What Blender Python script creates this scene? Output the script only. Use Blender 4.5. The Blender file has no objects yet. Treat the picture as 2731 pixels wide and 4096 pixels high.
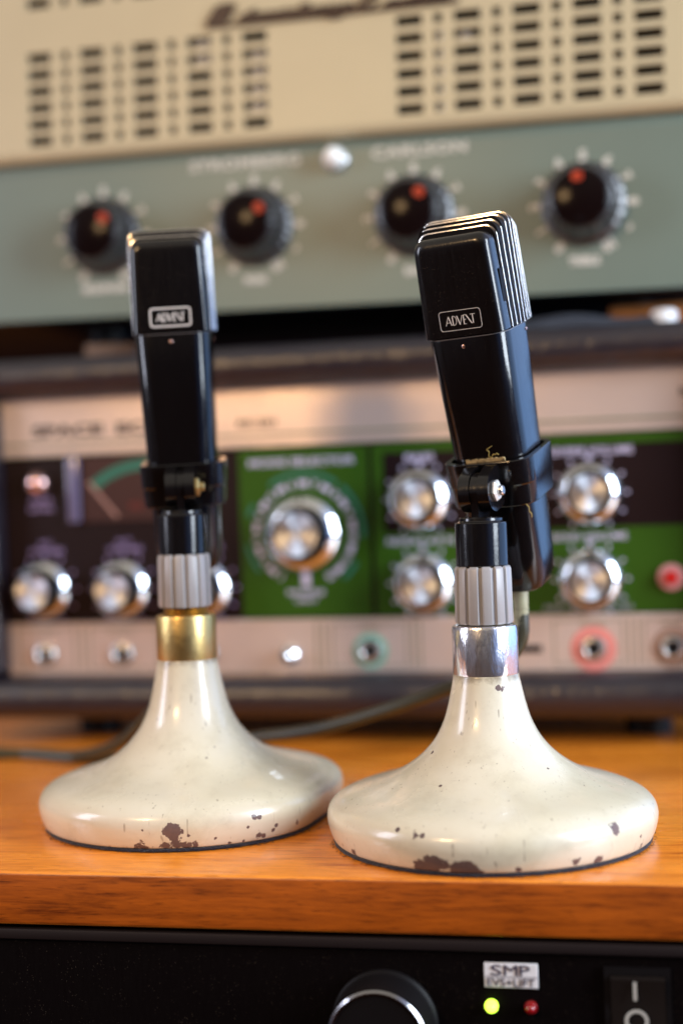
import bpy, bmesh, math, random
from mathutils import Vector, Matrix, Euler, noise as mnoise
random.seed(7)
S = bpy.context.scene
COL = S.collection
PI = math.pi
R = math.radians

# ------------------------------------------------------------------ materials
def mat(name, col=(.5, .5, .5), rough=.5, metal=0.0, spec=.5, coat=0.0, emit=None, estr=0.0, vary=0.0, vscale=40,
        bump=0.0, bscale=200, rvar=0.0, stretch=(1, 1, 1), aniso=0.0, axis='Y', coatr=.08, sheen=0.0):
    m = bpy.data.materials.new(name); m.use_nodes = True
    nt = m.node_tree; N = nt.nodes; L = nt.links
    b = N['Principled BSDF']
    b.inputs['Base Color'].default_value = (*col, 1)
    b.inputs['Roughness'].default_value = rough
    b.inputs['Metallic'].default_value = metal
    b.inputs['Specular IOR Level'].default_value = spec
    b.inputs['Coat Weight'].default_value = coat
    b.inputs['Coat Roughness'].default_value = coatr
    b.inputs['Sheen Weight'].default_value = sheen
    if emit:
        b.inputs['Emission Color'].default_value = (*emit, 1)
        b.inputs['Emission Strength'].default_value = estr
    tc = N.new('ShaderNodeTexCoord'); mp = N.new('ShaderNodeMapping')
    mp.inputs['Scale'].default_value = stretch
    L.new(tc.outputs['Object'], mp.inputs['Vector'])
    if vary or rvar:
        nz = N.new('ShaderNodeTexNoise'); nz.inputs['Scale'].default_value = vscale
        nz.inputs['Detail'].default_value = 6; nz.inputs['Roughness'].default_value = .65
        L.new(mp.outputs['Vector'], nz.inputs['Vector'])
        if vary:
            mr = N.new('ShaderNodeMapRange')
            mr.inputs['From Min'].default_value = .25; mr.inputs['From Max'].default_value = .75
            mr.inputs['To Min'].default_value = 1 - vary; mr.inputs['To Max'].default_value = 1 + vary
            L.new(nz.outputs['Fac'], mr.inputs['Value'])
            mx = N.new('ShaderNodeVectorMath'); mx.operation = 'SCALE'
            mx.inputs[0].default_value = col
            L.new(mr.outputs['Result'], mx.inputs['Scale'])
            L.new(mx.outputs['Vector'], b.inputs['Base Color'])
        if rvar:
            mr2 = N.new('ShaderNodeMapRange')
            mr2.inputs['From Min'].default_value = .25; mr2.inputs['From Max'].default_value = .75
            mr2.inputs['To Min'].default_value = max(.02, rough - rvar); mr2.inputs['To Max'].default_value = rough + rvar
            L.new(nz.outputs['Fac'], mr2.inputs['Value'])
            L.new(mr2.outputs['Result'], b.inputs['Roughness'])
    if bump:
        nb = N.new('ShaderNodeTexNoise'); nb.inputs['Scale'].default_value = bscale
        nb.inputs['Detail'].default_value = 4
        L.new(mp.outputs['Vector'], nb.inputs['Vector'])
        bp = N.new('ShaderNodeBump'); bp.inputs['Strength'].default_value = bump
        bp.inputs['Distance'].default_value = .001
        L.new(nb.outputs['Fac'], bp.inputs['Height']); L.new(bp.outputs['Normal'], b.inputs['Normal'])
    if aniso:
        b.inputs['Anisotropic'].default_value = aniso
        tg = N.new('ShaderNodeTangent'); tg.direction_type = 'RADIAL'; tg.axis = axis
        L.new(tg.outputs['Tangent'], b.inputs['Tangent'])
    return m

def math_node(N, L, op, a, b=None, c=None, clamp=False):
    n = N.new('ShaderNodeMath'); n.operation = op; n.use_clamp = clamp
    for i, v in enumerate((a, b, c)):
        if v is None: continue
        if isinstance(v, (int, float)): n.inputs[i].default_value = v
        else: L.new(v, n.inputs[i])
    return n.outputs[0]

def enamel(name, chips, topz=.067, col=(.69, .635, .505)):
    """cream enamel over dark primer: chips is a list of (x, y, z, r) in object space"""
    m = bpy.data.materials.new(name); m.use_nodes = True
    nt = m.node_tree; N = nt.nodes; L = nt.links; b = N['Principled BSDF']
    tc = N.new('ShaderNodeTexCoord'); P = tc.outputs['Object']
    nw = N.new('ShaderNodeTexNoise'); nw.inputs['Scale'].default_value = 360; nw.inputs['Detail'].default_value = 5
    nw.inputs['Roughness'].default_value = .7
    L.new(P, nw.inputs['Vector'])
    sub = N.new('ShaderNodeVectorMath'); sub.operation = 'SUBTRACT'; sub.inputs[1].default_value = (.5, .5, .5)
    L.new(nw.outputs['Color'], sub.inputs[0])
    WW = []
    for amp in (.0074, .0018):
        sc = N.new('ShaderNodeVectorMath'); sc.operation = 'SCALE'; sc.inputs['Scale'].default_value = amp
        L.new(sub.outputs['Vector'], sc.inputs[0])
        ad = N.new('ShaderNodeVectorMath'); ad.operation = 'ADD'
        L.new(P, ad.inputs[0]); L.new(sc.outputs['Vector'], ad.inputs[1])
        WW.append(ad.outputs['Vector'])
    mask = None
    for (x, y, z, r) in chips:
        d = N.new('ShaderNodeVectorMath'); d.operation = 'DISTANCE'; d.inputs[1].default_value = (x, y, z)
        L.new(WW[0 if r > .0013 else 1], d.inputs[0])
        q = math_node(N, L, 'DIVIDE', d.outputs['Value'], r)
        k = N.new('ShaderNodeMapRange'); k.inputs['From Min'].default_value = 1.03; k.inputs['From Max'].default_value = .95
        L.new(q, k.inputs['Value'])
        mask = k.outputs['Result'] if mask is None else math_node(N, L, 'MAXIMUM', mask, k.outputs['Result'])
    # tiny random nicks
    n2 = N.new('ShaderNodeTexNoise'); n2.inputs['Scale'].default_value = 210; n2.inputs['Detail'].default_value = 3
    L.new(P, n2.inputs['Vector'])
    k2 = N.new('ShaderNodeMapRange'); k2.inputs['From Min'].default_value = .765; k2.inputs['From Max'].default_value = .785
    L.new(n2.outputs['Fac'], k2.inputs['Value'])
    # nicks near the foot
    sep = N.new('ShaderNodeSeparateXYZ'); L.new(P, sep.inputs['Vector'])
    lowm = N.new('ShaderNodeMapRange'); lowm.inputs['From Min'].default_value = .0075; lowm.inputs['From Max'].default_value = .0025
    L.new(sep.outputs['Z'], lowm.inputs['Value'])
    n3 = N.new('ShaderNodeTexNoise'); n3.inputs['Scale'].default_value = 150; n3.inputs['Detail'].default_value = 6
    n3.inputs['Roughness'].default_value = .75
    L.new(P, n3.inputs['Vector'])
    s3 = math_node(N, L, 'MULTIPLY_ADD', lowm.outputs['Result'], .17, n3.outputs['Fac'])
    k3 = N.new('ShaderNodeMapRange'); k3.inputs['From Min'].default_value = .765; k3.inputs['From Max'].default_value = .785
    L.new(s3, k3.inputs['Value'])
    mk = math_node(N, L, 'MAXIMUM', mask, k3.outputs['Result'])
    mk = math_node(N, L, 'MAXIMUM', mk, k2.outputs['Result'])
    # grime: thin scratches and dirty smudges
    mp = N.new('ShaderNodeMapping'); mp.inputs['Scale'].default_value = (1, 1, 5); mp.inputs['Rotation'].default_value = (.5, .7, .4)
    L.new(P, mp.inputs['Vector'])
    n4 = N.new('ShaderNodeTexNoise'); n4.inputs['Scale'].default_value = 90; n4.inputs['Detail'].default_value = 8
    n4.inputs['Roughness'].default_value = .8
    L.new(mp.outputs['Vector'], n4.inputs['Vector'])
    k4 = N.new('ShaderNodeMapRange'); k4.inputs['From Min'].default_value = .60; k4.inputs['From Max'].default_value = .84
    k4.inputs['To Max'].default_value = .70
    L.new(n4.outputs['Fac'], k4.inputs['Value'])
    n5 = N.new('ShaderNodeTexNoise'); n5.inputs['Scale'].default_value = 26; n5.inputs['Detail'].default_value = 5
    L.new(P, n5.inputs['Vector'])
    k5 = N.new('ShaderNodeMapRange'); k5.inputs['From Min'].default_value = .3; k5.inputs['From Max'].default_value = .7
    L.new(n5.outputs['Fac'], k5.inputs['Value'])
    def mix(f, a, c):
        x = N.new('ShaderNodeMix'); x.data_type = 'RGBA'
        for v, s in ((f, x.inputs['Factor']), (a, x.inputs[6]), (c, x.inputs[7])):
            if isinstance(v, tuple): s.default_value = (*v, 1)
            elif isinstance(v, (int, float)): s.default_value = v
            else: L.new(v, s)
        return x.outputs[2]
    c1 = mix(k5.outputs['Result'], col, (col[0] * .90, col[1] * .88, col[2] * .80))
    g = math_node(N, L, 'MULTIPLY', k4.outputs['Result'], k5.outputs['Result'])
    c2 = mix(g, c1, (.30, .24, .16))
    # thin scratches in a few directions
    sc_all = None
    for rot, th in (((.5, .3, .5), .735), ((1.3, .5, 1.9), .74), ((.8, 1.25, 2.7), .735)):
        ms = N.new('ShaderNodeMapping'); ms.inputs['Scale'].default_value = (620, 620, 16); ms.inputs['Rotation'].default_value = rot
        L.new(P, ms.inputs['Vector'])
        ns = N.new('ShaderNodeTexNoise'); ns.inputs['Scale'].default_value = 1; ns.inputs['Detail'].default_value = 1
        L.new(ms.outputs['Vector'], ns.inputs['Vector'])
        ks = N.new('ShaderNodeMapRange'); ks.inputs['From Min'].default_value = th; ks.inputs['From Max'].default_value = th + .05
        L.new(ns.outputs['Fac'], ks.inputs['Value'])
        sc_all = ks.outputs['Result'] if sc_all is None else math_node(N, L, 'MAXIMUM', sc_all, ks.outputs['Result'])
    c2 = mix(math_node(N, L, 'MULTIPLY', sc_all, .55), c2, (.22, .17, .12))
    # greyish rubbed patches
    n8 = N.new('ShaderNodeTexNoise'); n8.inputs['Scale'].default_value = 55; n8.inputs['Detail'].default_value = 9; n8.inputs['Roughness'].default_value = .72
    L.new(P, n8.inputs['Vector'])
    k8 = N.new('ShaderNodeMapRange'); k8.inputs['From Min'].default_value = .52; k8.inputs['From Max'].default_value = .74; k8.inputs['To Max'].default_value = .42
    L.new(n8.outputs['Fac'], k8.inputs['Value'])
    c2 = mix(k8.outputs['Result'], c2, (.42, .36, .26))
    tz = N.new('ShaderNodeMapRange'); tz.inputs['From Min'].default_value = topz - .0042; tz.inputs['From Max'].default_value = topz
    L.new(sep.outputs['Z'], tz.inputs['Value'])
    tg = math_node(N, L, 'MULTIPLY_ADD', tz.outputs['Result'], .42, n3.outputs['Fac'])
    kg = N.new('ShaderNodeMapRange'); kg.inputs['From Min'].default_value = .66; kg.inputs['From Max'].default_value = 1.0; kg.inputs['To Max'].default_value = .8
    L.new(tg, kg.inputs['Value'])
    c2 = mix(kg.outputs['Result'], c2, (.20, .15, .09))
    chipc = mix(n3.outputs['Fac'], (.045, .038, .048), (.20, .115, .09))
    c3 = mix(mk, c2, chipc)
    L.new(c3, b.inputs['Base Color'])
    rr = N.new('ShaderNodeMapRange'); rr.inputs['To Min'].default_value = .20; rr.inputs['To Max'].default_value = .34
    L.new(n5.outputs['Fac'], rr.inputs['Value'])
    r2 = math_node(N, L, 'MULTIPLY_ADD', mk, .4, rr.outputs['Result'])
    L.new(r2, b.inputs['Roughness'])
    n6 = N.new('ShaderNodeTexNoise'); n6.inputs['Scale'].default_value = 330; n6.inputs['Detail'].default_value = 4
    L.new(P, n6.inputs['Vector'])
    n7 = N.new('ShaderNodeTexNoise'); n7.inputs['Scale'].default_value = 70
    L.new(P, n7.inputs['Vector'])
    h = math_node(N, L, 'MULTIPLY_ADD', n7.outputs['Fac'], 1.2, math_node(N, L, 'MULTIPLY', n6.outputs['Fac'], .28))
    n9 = N.new('ShaderNodeTexNoise'); n9.inputs['Scale'].default_value = 28
    L.new(P, n9.inputs['Vector'])
    h = math_node(N, L, 'MULTIPLY_ADD', n9.outputs['Fac'], 1.6, h)
    h2 = math_node(N, L, 'MULTIPLY_ADD', mk, -1.1, h)
    bp = N.new('ShaderNodeBump'); bp.inputs['Strength'].default_value = .32; bp.inputs['Distance'].default_value = .0007
    L.new(h2, bp.inputs['Height']); L.new(bp.outputs['Normal'], b.inputs['Normal'])
    b.inputs['Specular IOR Level'].default_value = .5
    b.inputs['Coat Weight'].default_value = .35; b.inputs['Coat Roughness'].default_value = .06
    return m

def wood(name, dark, light, rough=.3):
    m = bpy.data.materials.new(name); m.use_nodes = True
    nt = m.node_tree; N = nt.nodes; L = nt.links; b = N['Principled BSDF']
    tc = N.new('ShaderNodeTexCoord')
    mp = N.new('ShaderNodeMapping'); mp.inputs['Scale'].default_value = (11, 150, 150)
    L.new(tc.outputs['Object'], mp.inputs['Vector'])
    n1 = N.new('ShaderNodeTexNoise'); n1.inputs['Scale'].default_value = 2.0; n1.inputs['Detail'].default_value = 10
    n1.inputs['Roughness'].default_value = .72; n1.inputs['Distortion'].default_value = .35
    L.new(mp.outputs['Vector'], n1.inputs['Vector'])
    mp2 = N.new('ShaderNodeMapping'); mp2.inputs['Scale'].default_value = (60, 900, 900)
    L.new(tc.outputs['Object'], mp2.inputs['Vector'])
    n2 = N.new('ShaderNodeTexNoise'); n2.inputs['Scale'].default_value = 1.6; n2.inputs['Detail'].default_value = 3
    L.new(mp2.outputs['Vector'], n2.inputs['Vector'])
    mp3 = N.new('ShaderNodeMapping'); mp3.inputs['Scale'].default_value = (5, 16, 16)
    L.new(tc.outputs['Object'], mp3.inputs['Vector'])
    n3 = N.new('ShaderNodeTexNoise'); n3.inputs['Scale'].default_value = 2; n3.inputs['Detail'].default_value = 4
    L.new(mp3.outputs['Vector'], n3.inputs['Vector'])
    v = math_node(N, L, 'MULTIPLY_ADD', n2.outputs['Fac'], .35, n1.outputs['Fac'])
    v = math_node(N, L, 'MULTIPLY_ADD', n3.outputs['Fac'], .45, v)
    cr = N.new('ShaderNodeValToRGB')
    cr.color_ramp.elements[0].position = .0; cr.color_ramp.elements[0].color = (*dark, 1)
    cr.color_ramp.elements[1].position = 1.12 if False else 1.0; cr.color_ramp.elements[1].color = (*light, 1)
    e = cr.color_ramp.elements.new(.5); e.color = (*[dark[i] * .35 + light[i] * .65 for i in range(3)], 1)
    vr = N.new('ShaderNodeMapRange'); vr.inputs['From Min'].default_value = .66; vr.inputs['From Max'].default_value = 1.10
    L.new(v, vr.inputs['Value']); L.new(vr.outputs['Result'], cr.inputs['Fac'])
    # short dark pores along the grain
    mp4 = N.new('ShaderNodeMapping'); mp4.inputs['Scale'].default_value = (110, 1300, 1300)
    L.new(tc.outputs['Object'], mp4.inputs['Vector'])
    n4 = N.new('ShaderNodeTexNoise'); n4.inputs['Scale'].default_value = 1.0; n4.inputs['Detail'].default_value = 2
    L.new(mp4.outputs['Vector'], n4.inputs['Vector'])
    k4 = N.new('ShaderNodeMapRange'); k4.inputs['From Min'].default_value = .58; k4.inputs['From Max'].default_value = .72
    k4.inputs['To Max'].default_value = .55
    L.new(n4.outputs['Fac'], k4.inputs['Value'])
    px = N.new('ShaderNodeMix'); px.data_type = 'RGBA'
    L.new(k4.outputs['Result'], px.inputs['Factor']); L.new(cr.outputs['Color'], px.inputs[6]); px.inputs[7].default_value = (*[c * .45 for c in dark], 1)
    L.new(px.outputs[2], b.inputs['Base Color'])
    rr = N.new('ShaderNodeMapRange'); rr.inputs['To Min'].default_value = rough - .08; rr.inputs['To Max'].default_value = rough + .14
    L.new(n3.outputs['Fac'], rr.inputs['Value']); L.new(rr.outputs['Result'], b.inputs['Roughness'])
    bp = N.new('ShaderNodeBump'); bp.inputs['Strength'].default_value = .12; bp.inputs['Distance'].default_value = .0006
    L.new(v, bp.inputs['Height']); L.new(bp.outputs['Normal'], b.inputs['Normal'])
    b.inputs['Coat Weight'].default_value = .12; b.inputs['Coat Roughness'].default_value = .22
    return m

def plastic(name, col=(.011, .010, .011), rough=.2, dust=.0, spec=.5):
    """moulded black plastic with fine scuffs and specks of dust"""
    m = bpy.data.materials.new(name); m.use_nodes = True
    nt = m.node_tree; N = nt.nodes; L = nt.links; b = N['Principled BSDF']
    tc = N.new('ShaderNodeTexCoord'); P = tc.outputs['Object']
    mp = N.new('ShaderNodeMapping'); mp.inputs['Scale'].default_value = (60, 60, 7); mp.inputs['Rotation'].default_value = (.05, .08, 0)
    L.new(P, mp.inputs['Vector'])
    n1 = N.new('ShaderNodeTexNoise'); n1.inputs['Scale'].default_value = 14; n1.inputs['Detail'].default_value = 6
    n1.inputs['Roughness'].default_value = .7
    L.new(mp.outputs['Vector'], n1.inputs['Vector'])
    mr = N.new('ShaderNodeMapRange'); mr.inputs['From Min'].default_value = .35; mr.inputs['From Max'].default_value = .72
    mr.inputs['To Min'].default_value = rough - .03; mr.inputs['To Max'].default_value = rough + .08
    L.new(n1.outputs['Fac'], mr.inputs['Value']); L.new(mr.outputs['Result'], b.inputs['Roughness'])
    vo = N.new('ShaderNodeTexVoronoi'); vo.inputs['Scale'].default_value = 900
    L.new(P, vo.inputs['Vector'])
    k = N.new('ShaderNodeMapRange'); k.inputs['From Min'].default_value = .16; k.inputs['From Max'].default_value = .06
    L.new(vo.outputs['Distance'], k.inputs['Value'])
    nd = N.new('ShaderNodeTexNoise'); nd.inputs['Scale'].default_value = 110; nd.inputs['Detail'].default_value = 5
    L.new(P, nd.inputs['Vector'])
    kd = N.new('ShaderNodeMapRange'); kd.inputs['From Min'].default_value = .42; kd.inputs['From Max'].default_value = .68; kd.inputs['To Max'].default_value = dust
    L.new(nd.outputs['Fac'], kd.inputs['Value'])
    dm = math_node(N, L, 'MULTIPLY', k.outputs['Result'], kd.outputs['Result'])
    x = N.new('ShaderNodeMix'); x.data_type = 'RGBA'
    L.new(dm, x.inputs['Factor'])
    x.inputs[6].default_value = (*col, 1); x.inputs[7].default_value = (.30, .24, .18, 1)
    L.new(x.outputs[2], b.inputs['Base Color'])
    n3 = N.new('ShaderNodeTexNoise'); n3.inputs['Scale'].default_value = 500
    L.new(P, n3.inputs['Vector'])
    bp = N.new('ShaderNodeBump'); bp.inputs['Strength'].default_value = .05; bp.inputs['Distance'].default_value = .0005
    L.new(n3.outputs['Fac'], bp.inputs['Height']); L.new(bp.outputs['Normal'], b.inputs['Normal'])
    b.inputs['Specular IOR Level'].default_value = spec
    return m

M = {}
M['plastic'] = plastic('black_plastic', (.0042,.0034,.0036), rough=.13, dust=.10)
M['satin'] = plastic('satin_black_plastic', (.0042,.0034,.0036), rough=.20, dust=.35)
M['clamp'] = plastic('clamp_plastic', (.0046,.0038,.0042), rough=.15, dust=.08)
M['seamglint'] = mat('seam_highlight_grey', (.10, .09, .09), .3)  # lighter grey standing in for the highlight along the microphone seam
M['recess'] = mat('dark_recess', (.003, .002, .0025), .6, spec=.15)
M['ribmetal'] = mat('rib_metal', (.88, .84, .80), .22, 1.0, rvar=.08, vscale=300)
M['badge'] = mat('badge_print', (.88, .85, .83), .35, .3)
M['dot'] = mat('rivet_metal', (.55, .36, .32), .3, 1.0)
M['brass'] = mat('satin_brass', (.60, .43, .17), .36, .96, vary=.10, vscale=90, bump=.15, bscale=500, rvar=.07)
M['chrome'] = mat('worn_chrome', (.80, .78, .80), .20, .93, vary=.14, vscale=160, bump=.55, bscale=240, rvar=.10, stretch=(1, 1, .35))
M['jackmetal'] = mat('dull_nickel', (.50, .48, .47), .26, .9)
M['darkchrome'] = mat('dark_chrome', (.42, .42, .45), .16, 1.0)
M['nutgrey'] = mat('grey_plastic', (.335, .315, .315), .36, bump=.06, bscale=400, vary=.05, vscale=60)
M['dirty'] = mat('grimy_thread', (.36, .30, .18), .5, .6, vary=.4, vscale=300, bump=.4, bscale=500)
M['felt'] = mat('navy_felt', (.012, .011, .022), .95, spec=.1, bump=1.0, bscale=1500, vary=.5, vscale=900, sheen=.3)
M['steel'] = mat('bright_steel', (.80, .78, .76), .28, 1.0, bump=.1, bscale=500)
M['white_nut'] = mat('pale_nut', (.74, .72, .69), .4, .3, vary=.1, vscale=300)
M['tape'] = mat('tan_residue', (.52, .37, .17), .85, vary=.45, vscale=500, bump=1.0, bscale=700)
M['fibre'] = mat('yellow_fibre', (.50, .36, .10), .8)
M['cable'] = mat('grey_green_cable', (.040, .036, .017), .40, bump=.1, bscale=300)
M['relief'] = mat('olive_relief', (.36, .33, .20), .4, vary=.1)
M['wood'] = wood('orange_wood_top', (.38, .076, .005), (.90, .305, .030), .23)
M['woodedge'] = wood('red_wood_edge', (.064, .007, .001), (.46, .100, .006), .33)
M['cream'] = mat('cream_enamel', (.48, .405, .255), .42, vary=.04, vscale=20, bump=.03, bscale=300)
M['greygreen'] = mat('grey_green_enamel', (.136, .178, .148), .40, vary=.04, vscale=15)
M['print'] = mat('white_print', (.56, .54, .48), .5)
M['lilacprint'] = mat('lilac_print', (.52, .48, .66), .5)
M['dimprint'] = mat('violet_print', (.30, .22, .42), .5)
M['innard'] = mat('brown_innards', (.035, .024, .010), .7, vary=.6, vscale=45)
M['maroon'] = mat('maroon_script', (.018, .005, .008), .4)
M['bakelite'] = mat('dark_bakelite', (.0060, .0030, .0030), .15, spec=.09)
M['bakeside'] = mat('sheen_bakelite', (.011, .010, .013), .33, spec=1.0, coat=.2, coatr=.3)  # lighter, bluish base colour imitates window sheen on the knob flutes
M['reddot'] = mat('red_pointer_paint', (.36, .024, .002), .5)
M['jewel'] = mat('milky_jewel', (.85, .85, .82), .15, coat=.6)
M['pale'] = mat('pale_glass', (.66, .68, .72), .2)
M['dark'] = mat('black_paint', (.004, .003, .0035), .5, spec=.2)
M['leather'] = mat('black_leatherette', (.013, .0095, .016), .32, spec=.8, bump=1.0, bscale=170, vary=.25, vscale=300)
M['silver'] = mat('brushed_aluminium', (.74, .60, .54), .30, .60, bump=.22, bscale=900, stretch=(.05, 1, 1), vary=.04, vscale=30)
M['panelblack'] = mat('panel_black', (.0085, .0022, .0030), .5, spec=.18)
M['green'] = mat('panel_green', (.022, .070, .0020), .5, spec=.2, vary=.06, vscale=12)
M['ink'] = mat('dark_ink', (.035, .026, .024), .5)
M['olive'] = mat('olive_ink', (.22, .20, .13), .5)
M['knobchrome'] = mat('knob_chrome', (.84, .88, .93), .13, 1.0)
M['spun'] = mat('spun_aluminium', (.74, .76, .82), .48, 1.0, aniso=.97)
M['meter'] = mat('meter_face', (.040, .013, .012), .35, coat=.2)
M['teal'] = mat('teal_scale', (.01, .13, .085), .5)
M['needle'] = mat('needle_paint', (.32, .17, .14), .5)
M['redink'] = mat('red_ink', (.22, .02, .015), .5)
M['smoke'] = mat('smoked_acrylic', (.13, .115, .20), .2, coat=.5)
M['lamp'] = mat('red_lamp_lens', (.72, .46, .44), .05, .95)
M['pinkring'] = mat('pink_plastic', (.52, .22, .22), .4)
M['redbtn'] = mat('red_plastic', (.45, .008, .006), .35)
M['jackgreen'] = mat('green_collar', (.20, .44, .34), .45)
M['jackred'] = mat('coral_collar', (.66, .22, .19), .45)
M['jackbrown'] = mat('brown_collar', (.30, .18, .13), .45)
M['rack'] = plastic('rack_black', (.0022, .0012, .0014), .46, .30, .09)
M['racklip'] = mat('lip_grey', (.012, .0075, .0075), .55, spec=.2)
M['sticker'] = mat('label_tape', (.74, .74, .78), .5)
M['stickerink'] = mat('label_ink', (.03, .022, .06), .5)
M['ledgreen'] = mat('green_led_lit', (.3, .8, .05), .2, emit=(.62, 1.0, .06), estr=4.0)
M['ledred'] = mat('red_led', (.26, .006, .008), .12, coat=1.0, coatr=.03)
M['rocker'] = mat('rocker_black', (.010, .007, .006), .42, spec=.3)
M['mark'] = mat('switch_mark', (.42, .41, .38), .5)
M['box'] = mat('orange_carton', (.30, .105, .018), .7, vary=.2, vscale=60)
M['cloth'] = mat('slate_cloth', (.07, .08, .105), .9, bump=.6, bscale=300, vary=.3, vscale=40)
M['capwhite'] = mat('white_cap_plastic', (.75, .75, .76), .4)
M['tanbox'] = mat('tan_carton', (.17, .105, .075), .7)

# ------------------------------------------------------------------ mesh helpers
def finish(bm, sharp=.62, recalc=True):
    if recalc: bmesh.ops.recalc_face_normals(bm, faces=bm.faces)
    for f in bm.faces: f.smooth = True
    for e in bm.edges:
        if len(e.link_faces) == 2:
            try:
                if e.calc_face_angle() > sharp: e.smooth = False
            except ValueError: pass
    return bm

def obj(name, bm, m, parent=None, label=None, sharp=.62, recalc=True, loc=None, rot=None):
    finish(bm, sharp, recalc)
    me = bpy.data.meshes.new(name); bm.to_mesh(me); bm.free()
    for mm in (m if isinstance(m, (list, tuple)) else [m]): me.materials.append(M[mm] if isinstance(mm, str) else mm)
    o = bpy.data.objects.new(name, me); COL.objects.link(o)
    if parent: o.parent = parent
    if loc: o.location = loc
    if rot: o.rotation_euler = rot
    if label: o['label'] = label
    return o

def thing(name, label, cat, loc=(0, 0, 0), rot=(0, 0, 0), group=None):
    o = bpy.data.objects.new(name, None); COL.objects.link(o)
    o.empty_display_size = .02
    o.location = loc; o.rotation_euler = rot
    o['label'] = label; o['category'] = cat
    if group: o['group'] = group
    return o

def tag(o, label, cat, group=None):
    o['label'] = label; o['category'] = cat
    if group: o['group'] = group
    return o

def box(bm, x0, x1, y0, y1, z0, z1, bev=0.0, seg=3):
    t = bmesh.new()
    bmesh.ops.create_cube(t, size=1)
    for v in t.verts:
        v.co = Vector(((x0 + x1) / 2 + v.co.x * (x1 - x0), (y0 + y1) / 2 + v.co.y * (y1 - y0), (z0 + z1) / 2 + v.co.z * (z1 - z0)))
    if bev: bmesh.ops.bevel(t, geom=t.edges[:], offset=bev, segments=seg, profile=.5, affect='EDGES')
    return join(bm, t)

def join(bm, t, mtx=None, mi=None):
    mp = {}
    for v in t.verts: mp[v] = bm.verts.new(mtx @ v.co if mtx else v.co)
    for f in t.faces:
        try:
            nf = bm.faces.new([mp[v] for v in f.verts])
            nf.material_index = f.material_index if mi is None else mi
        except ValueError: pass
    t.free()
    return bm

def lathe(bm, prof, seg=64, axis='Z', at=(0, 0, 0), cap0=True, cap1=True, rfun=None):
    """prof: (radius, height); axis Z up, or F = out of a front panel (towards -Y)"""
    rings = []
    for (r, h) in prof:
        ring = []
        for i in range(seg):
            a = 2 * PI * i / seg
            rr = rfun(r, h, a) if rfun else r
            if axis == 'Z': c = (at[0] + rr * math.cos(a), at[1] + rr * math.sin(a), at[2] + h)
            elif axis == 'X': c = (at[0] + h, at[1] + rr * math.cos(a), at[2] + rr * math.sin(a))
            else: c = (at[0] + rr * math.cos(a), at[1] - h, at[2] + rr * math.sin(a))
            ring.append(bm.verts.new(c))
        rings.append(ring)
    for a, b in zip(rings, rings[1:]):
        for i in range(seg):
            bm.faces.new((a[i], a[(i + 1) % seg], b[(i + 1) % seg], b[i]))
    if cap0: bm.faces.new(rings[0][::-1])
    if cap1: bm.faces.new(rings[-1])
    return bm

def loft(bm, loops, cap0=True, cap1=True, closed=True):
    rows = [[bm.verts.new(p) for p in lp] for lp in loops]
    n = len(rows[0])
    for a, b in zip(rows, rows[1:]):
        for i in range(n if closed else n - 1):
            bm.faces.new((a[i], a[(i + 1) % n], b[(i + 1) % n], b[i]))
    if cap0: bm.faces.new(rows[0][::-1])
    if cap1: bm.faces.new(rows[-1])
    return bm

def rrect(w, d, r, z, n=8, cx=0, cy=0):
    pts = []
    for (sx, sy, a0) in ((1, 1, 0), (-1, 1, 90), (-1, -1, 180), (1, -1, 270)):
        for k in range(n + 1):
            a = R(a0 + 90 * k / n)
            pts.append(Vector((cx + sx * (w / 2 - r) + r * math.cos(a), cy + sy * (d / 2 - r) + r * math.sin(a), z)))
    return pts

def catmull(pts, n=14):
    P = [Vector(p) for p in pts]
    P = [P[0] * 2 - P[1]] + P + [P[-1] * 2 - P[-2]]
    out = []
    for i in range(1, len(P) - 2):
        a, b, c, d = P[i - 1], P[i], P[i + 1], P[i + 2]
        for k in range(n):
            t = k / n
            out.append(.5 * ((2 * b) + (c - a) * t + (2 * a - 5 * b + 4 * c - d) * t * t + (3 * b - a - 3 * c + d) * t ** 3))
    out.append(P[-2])
    return out

def tube(bm, pts, r, seg=12, n=14, rad=None):
    pts = catmull(pts, n)
    up = Vector((0, 0, 1)); loops = []
    for i, p in enumerate(pts):
        t = (pts[min(i + 1, len(pts) - 1)] - pts[max(i - 1, 0)]).normalized()
        s = t.cross(up)
        if s.length < 1e-4: s = t.cross(Vector((1, 0, 0)))
        s.normalize(); u = s.cross(t)
        rr = rad(i / (len(pts) - 1)) if rad else r
        loops.append([p + (s * math.cos(2 * PI * k / seg) + u * math.sin(2 * PI * k / seg)) * rr for k in range(seg)])
    return loft(bm, loops)

def text_bm(body, shear=0.0, bold=0.0, spacing=1.0):
    cu = bpy.data.curves.new('text_src', 'FONT'); cu.body = body; cu.size = 1
    cu.shear = shear; cu.offset = bold; cu.space_character = spacing; cu.resolution_u = 3
    cu.align_x = 'CENTER'
    o = bpy.data.objects.new('text_src', cu); COL.objects.link(o)
    dg = bpy.context.evaluated_depsgraph_get(); dg.update()
    me = bpy.data.meshes.new_from_object(o.evaluated_get(dg))
    t = bmesh.new(); t.from_mesh(me)
    bpy.data.meshes.remove(me); bpy.data.objects.remove(o); bpy.data.curves.remove(cu)
    return t

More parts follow.
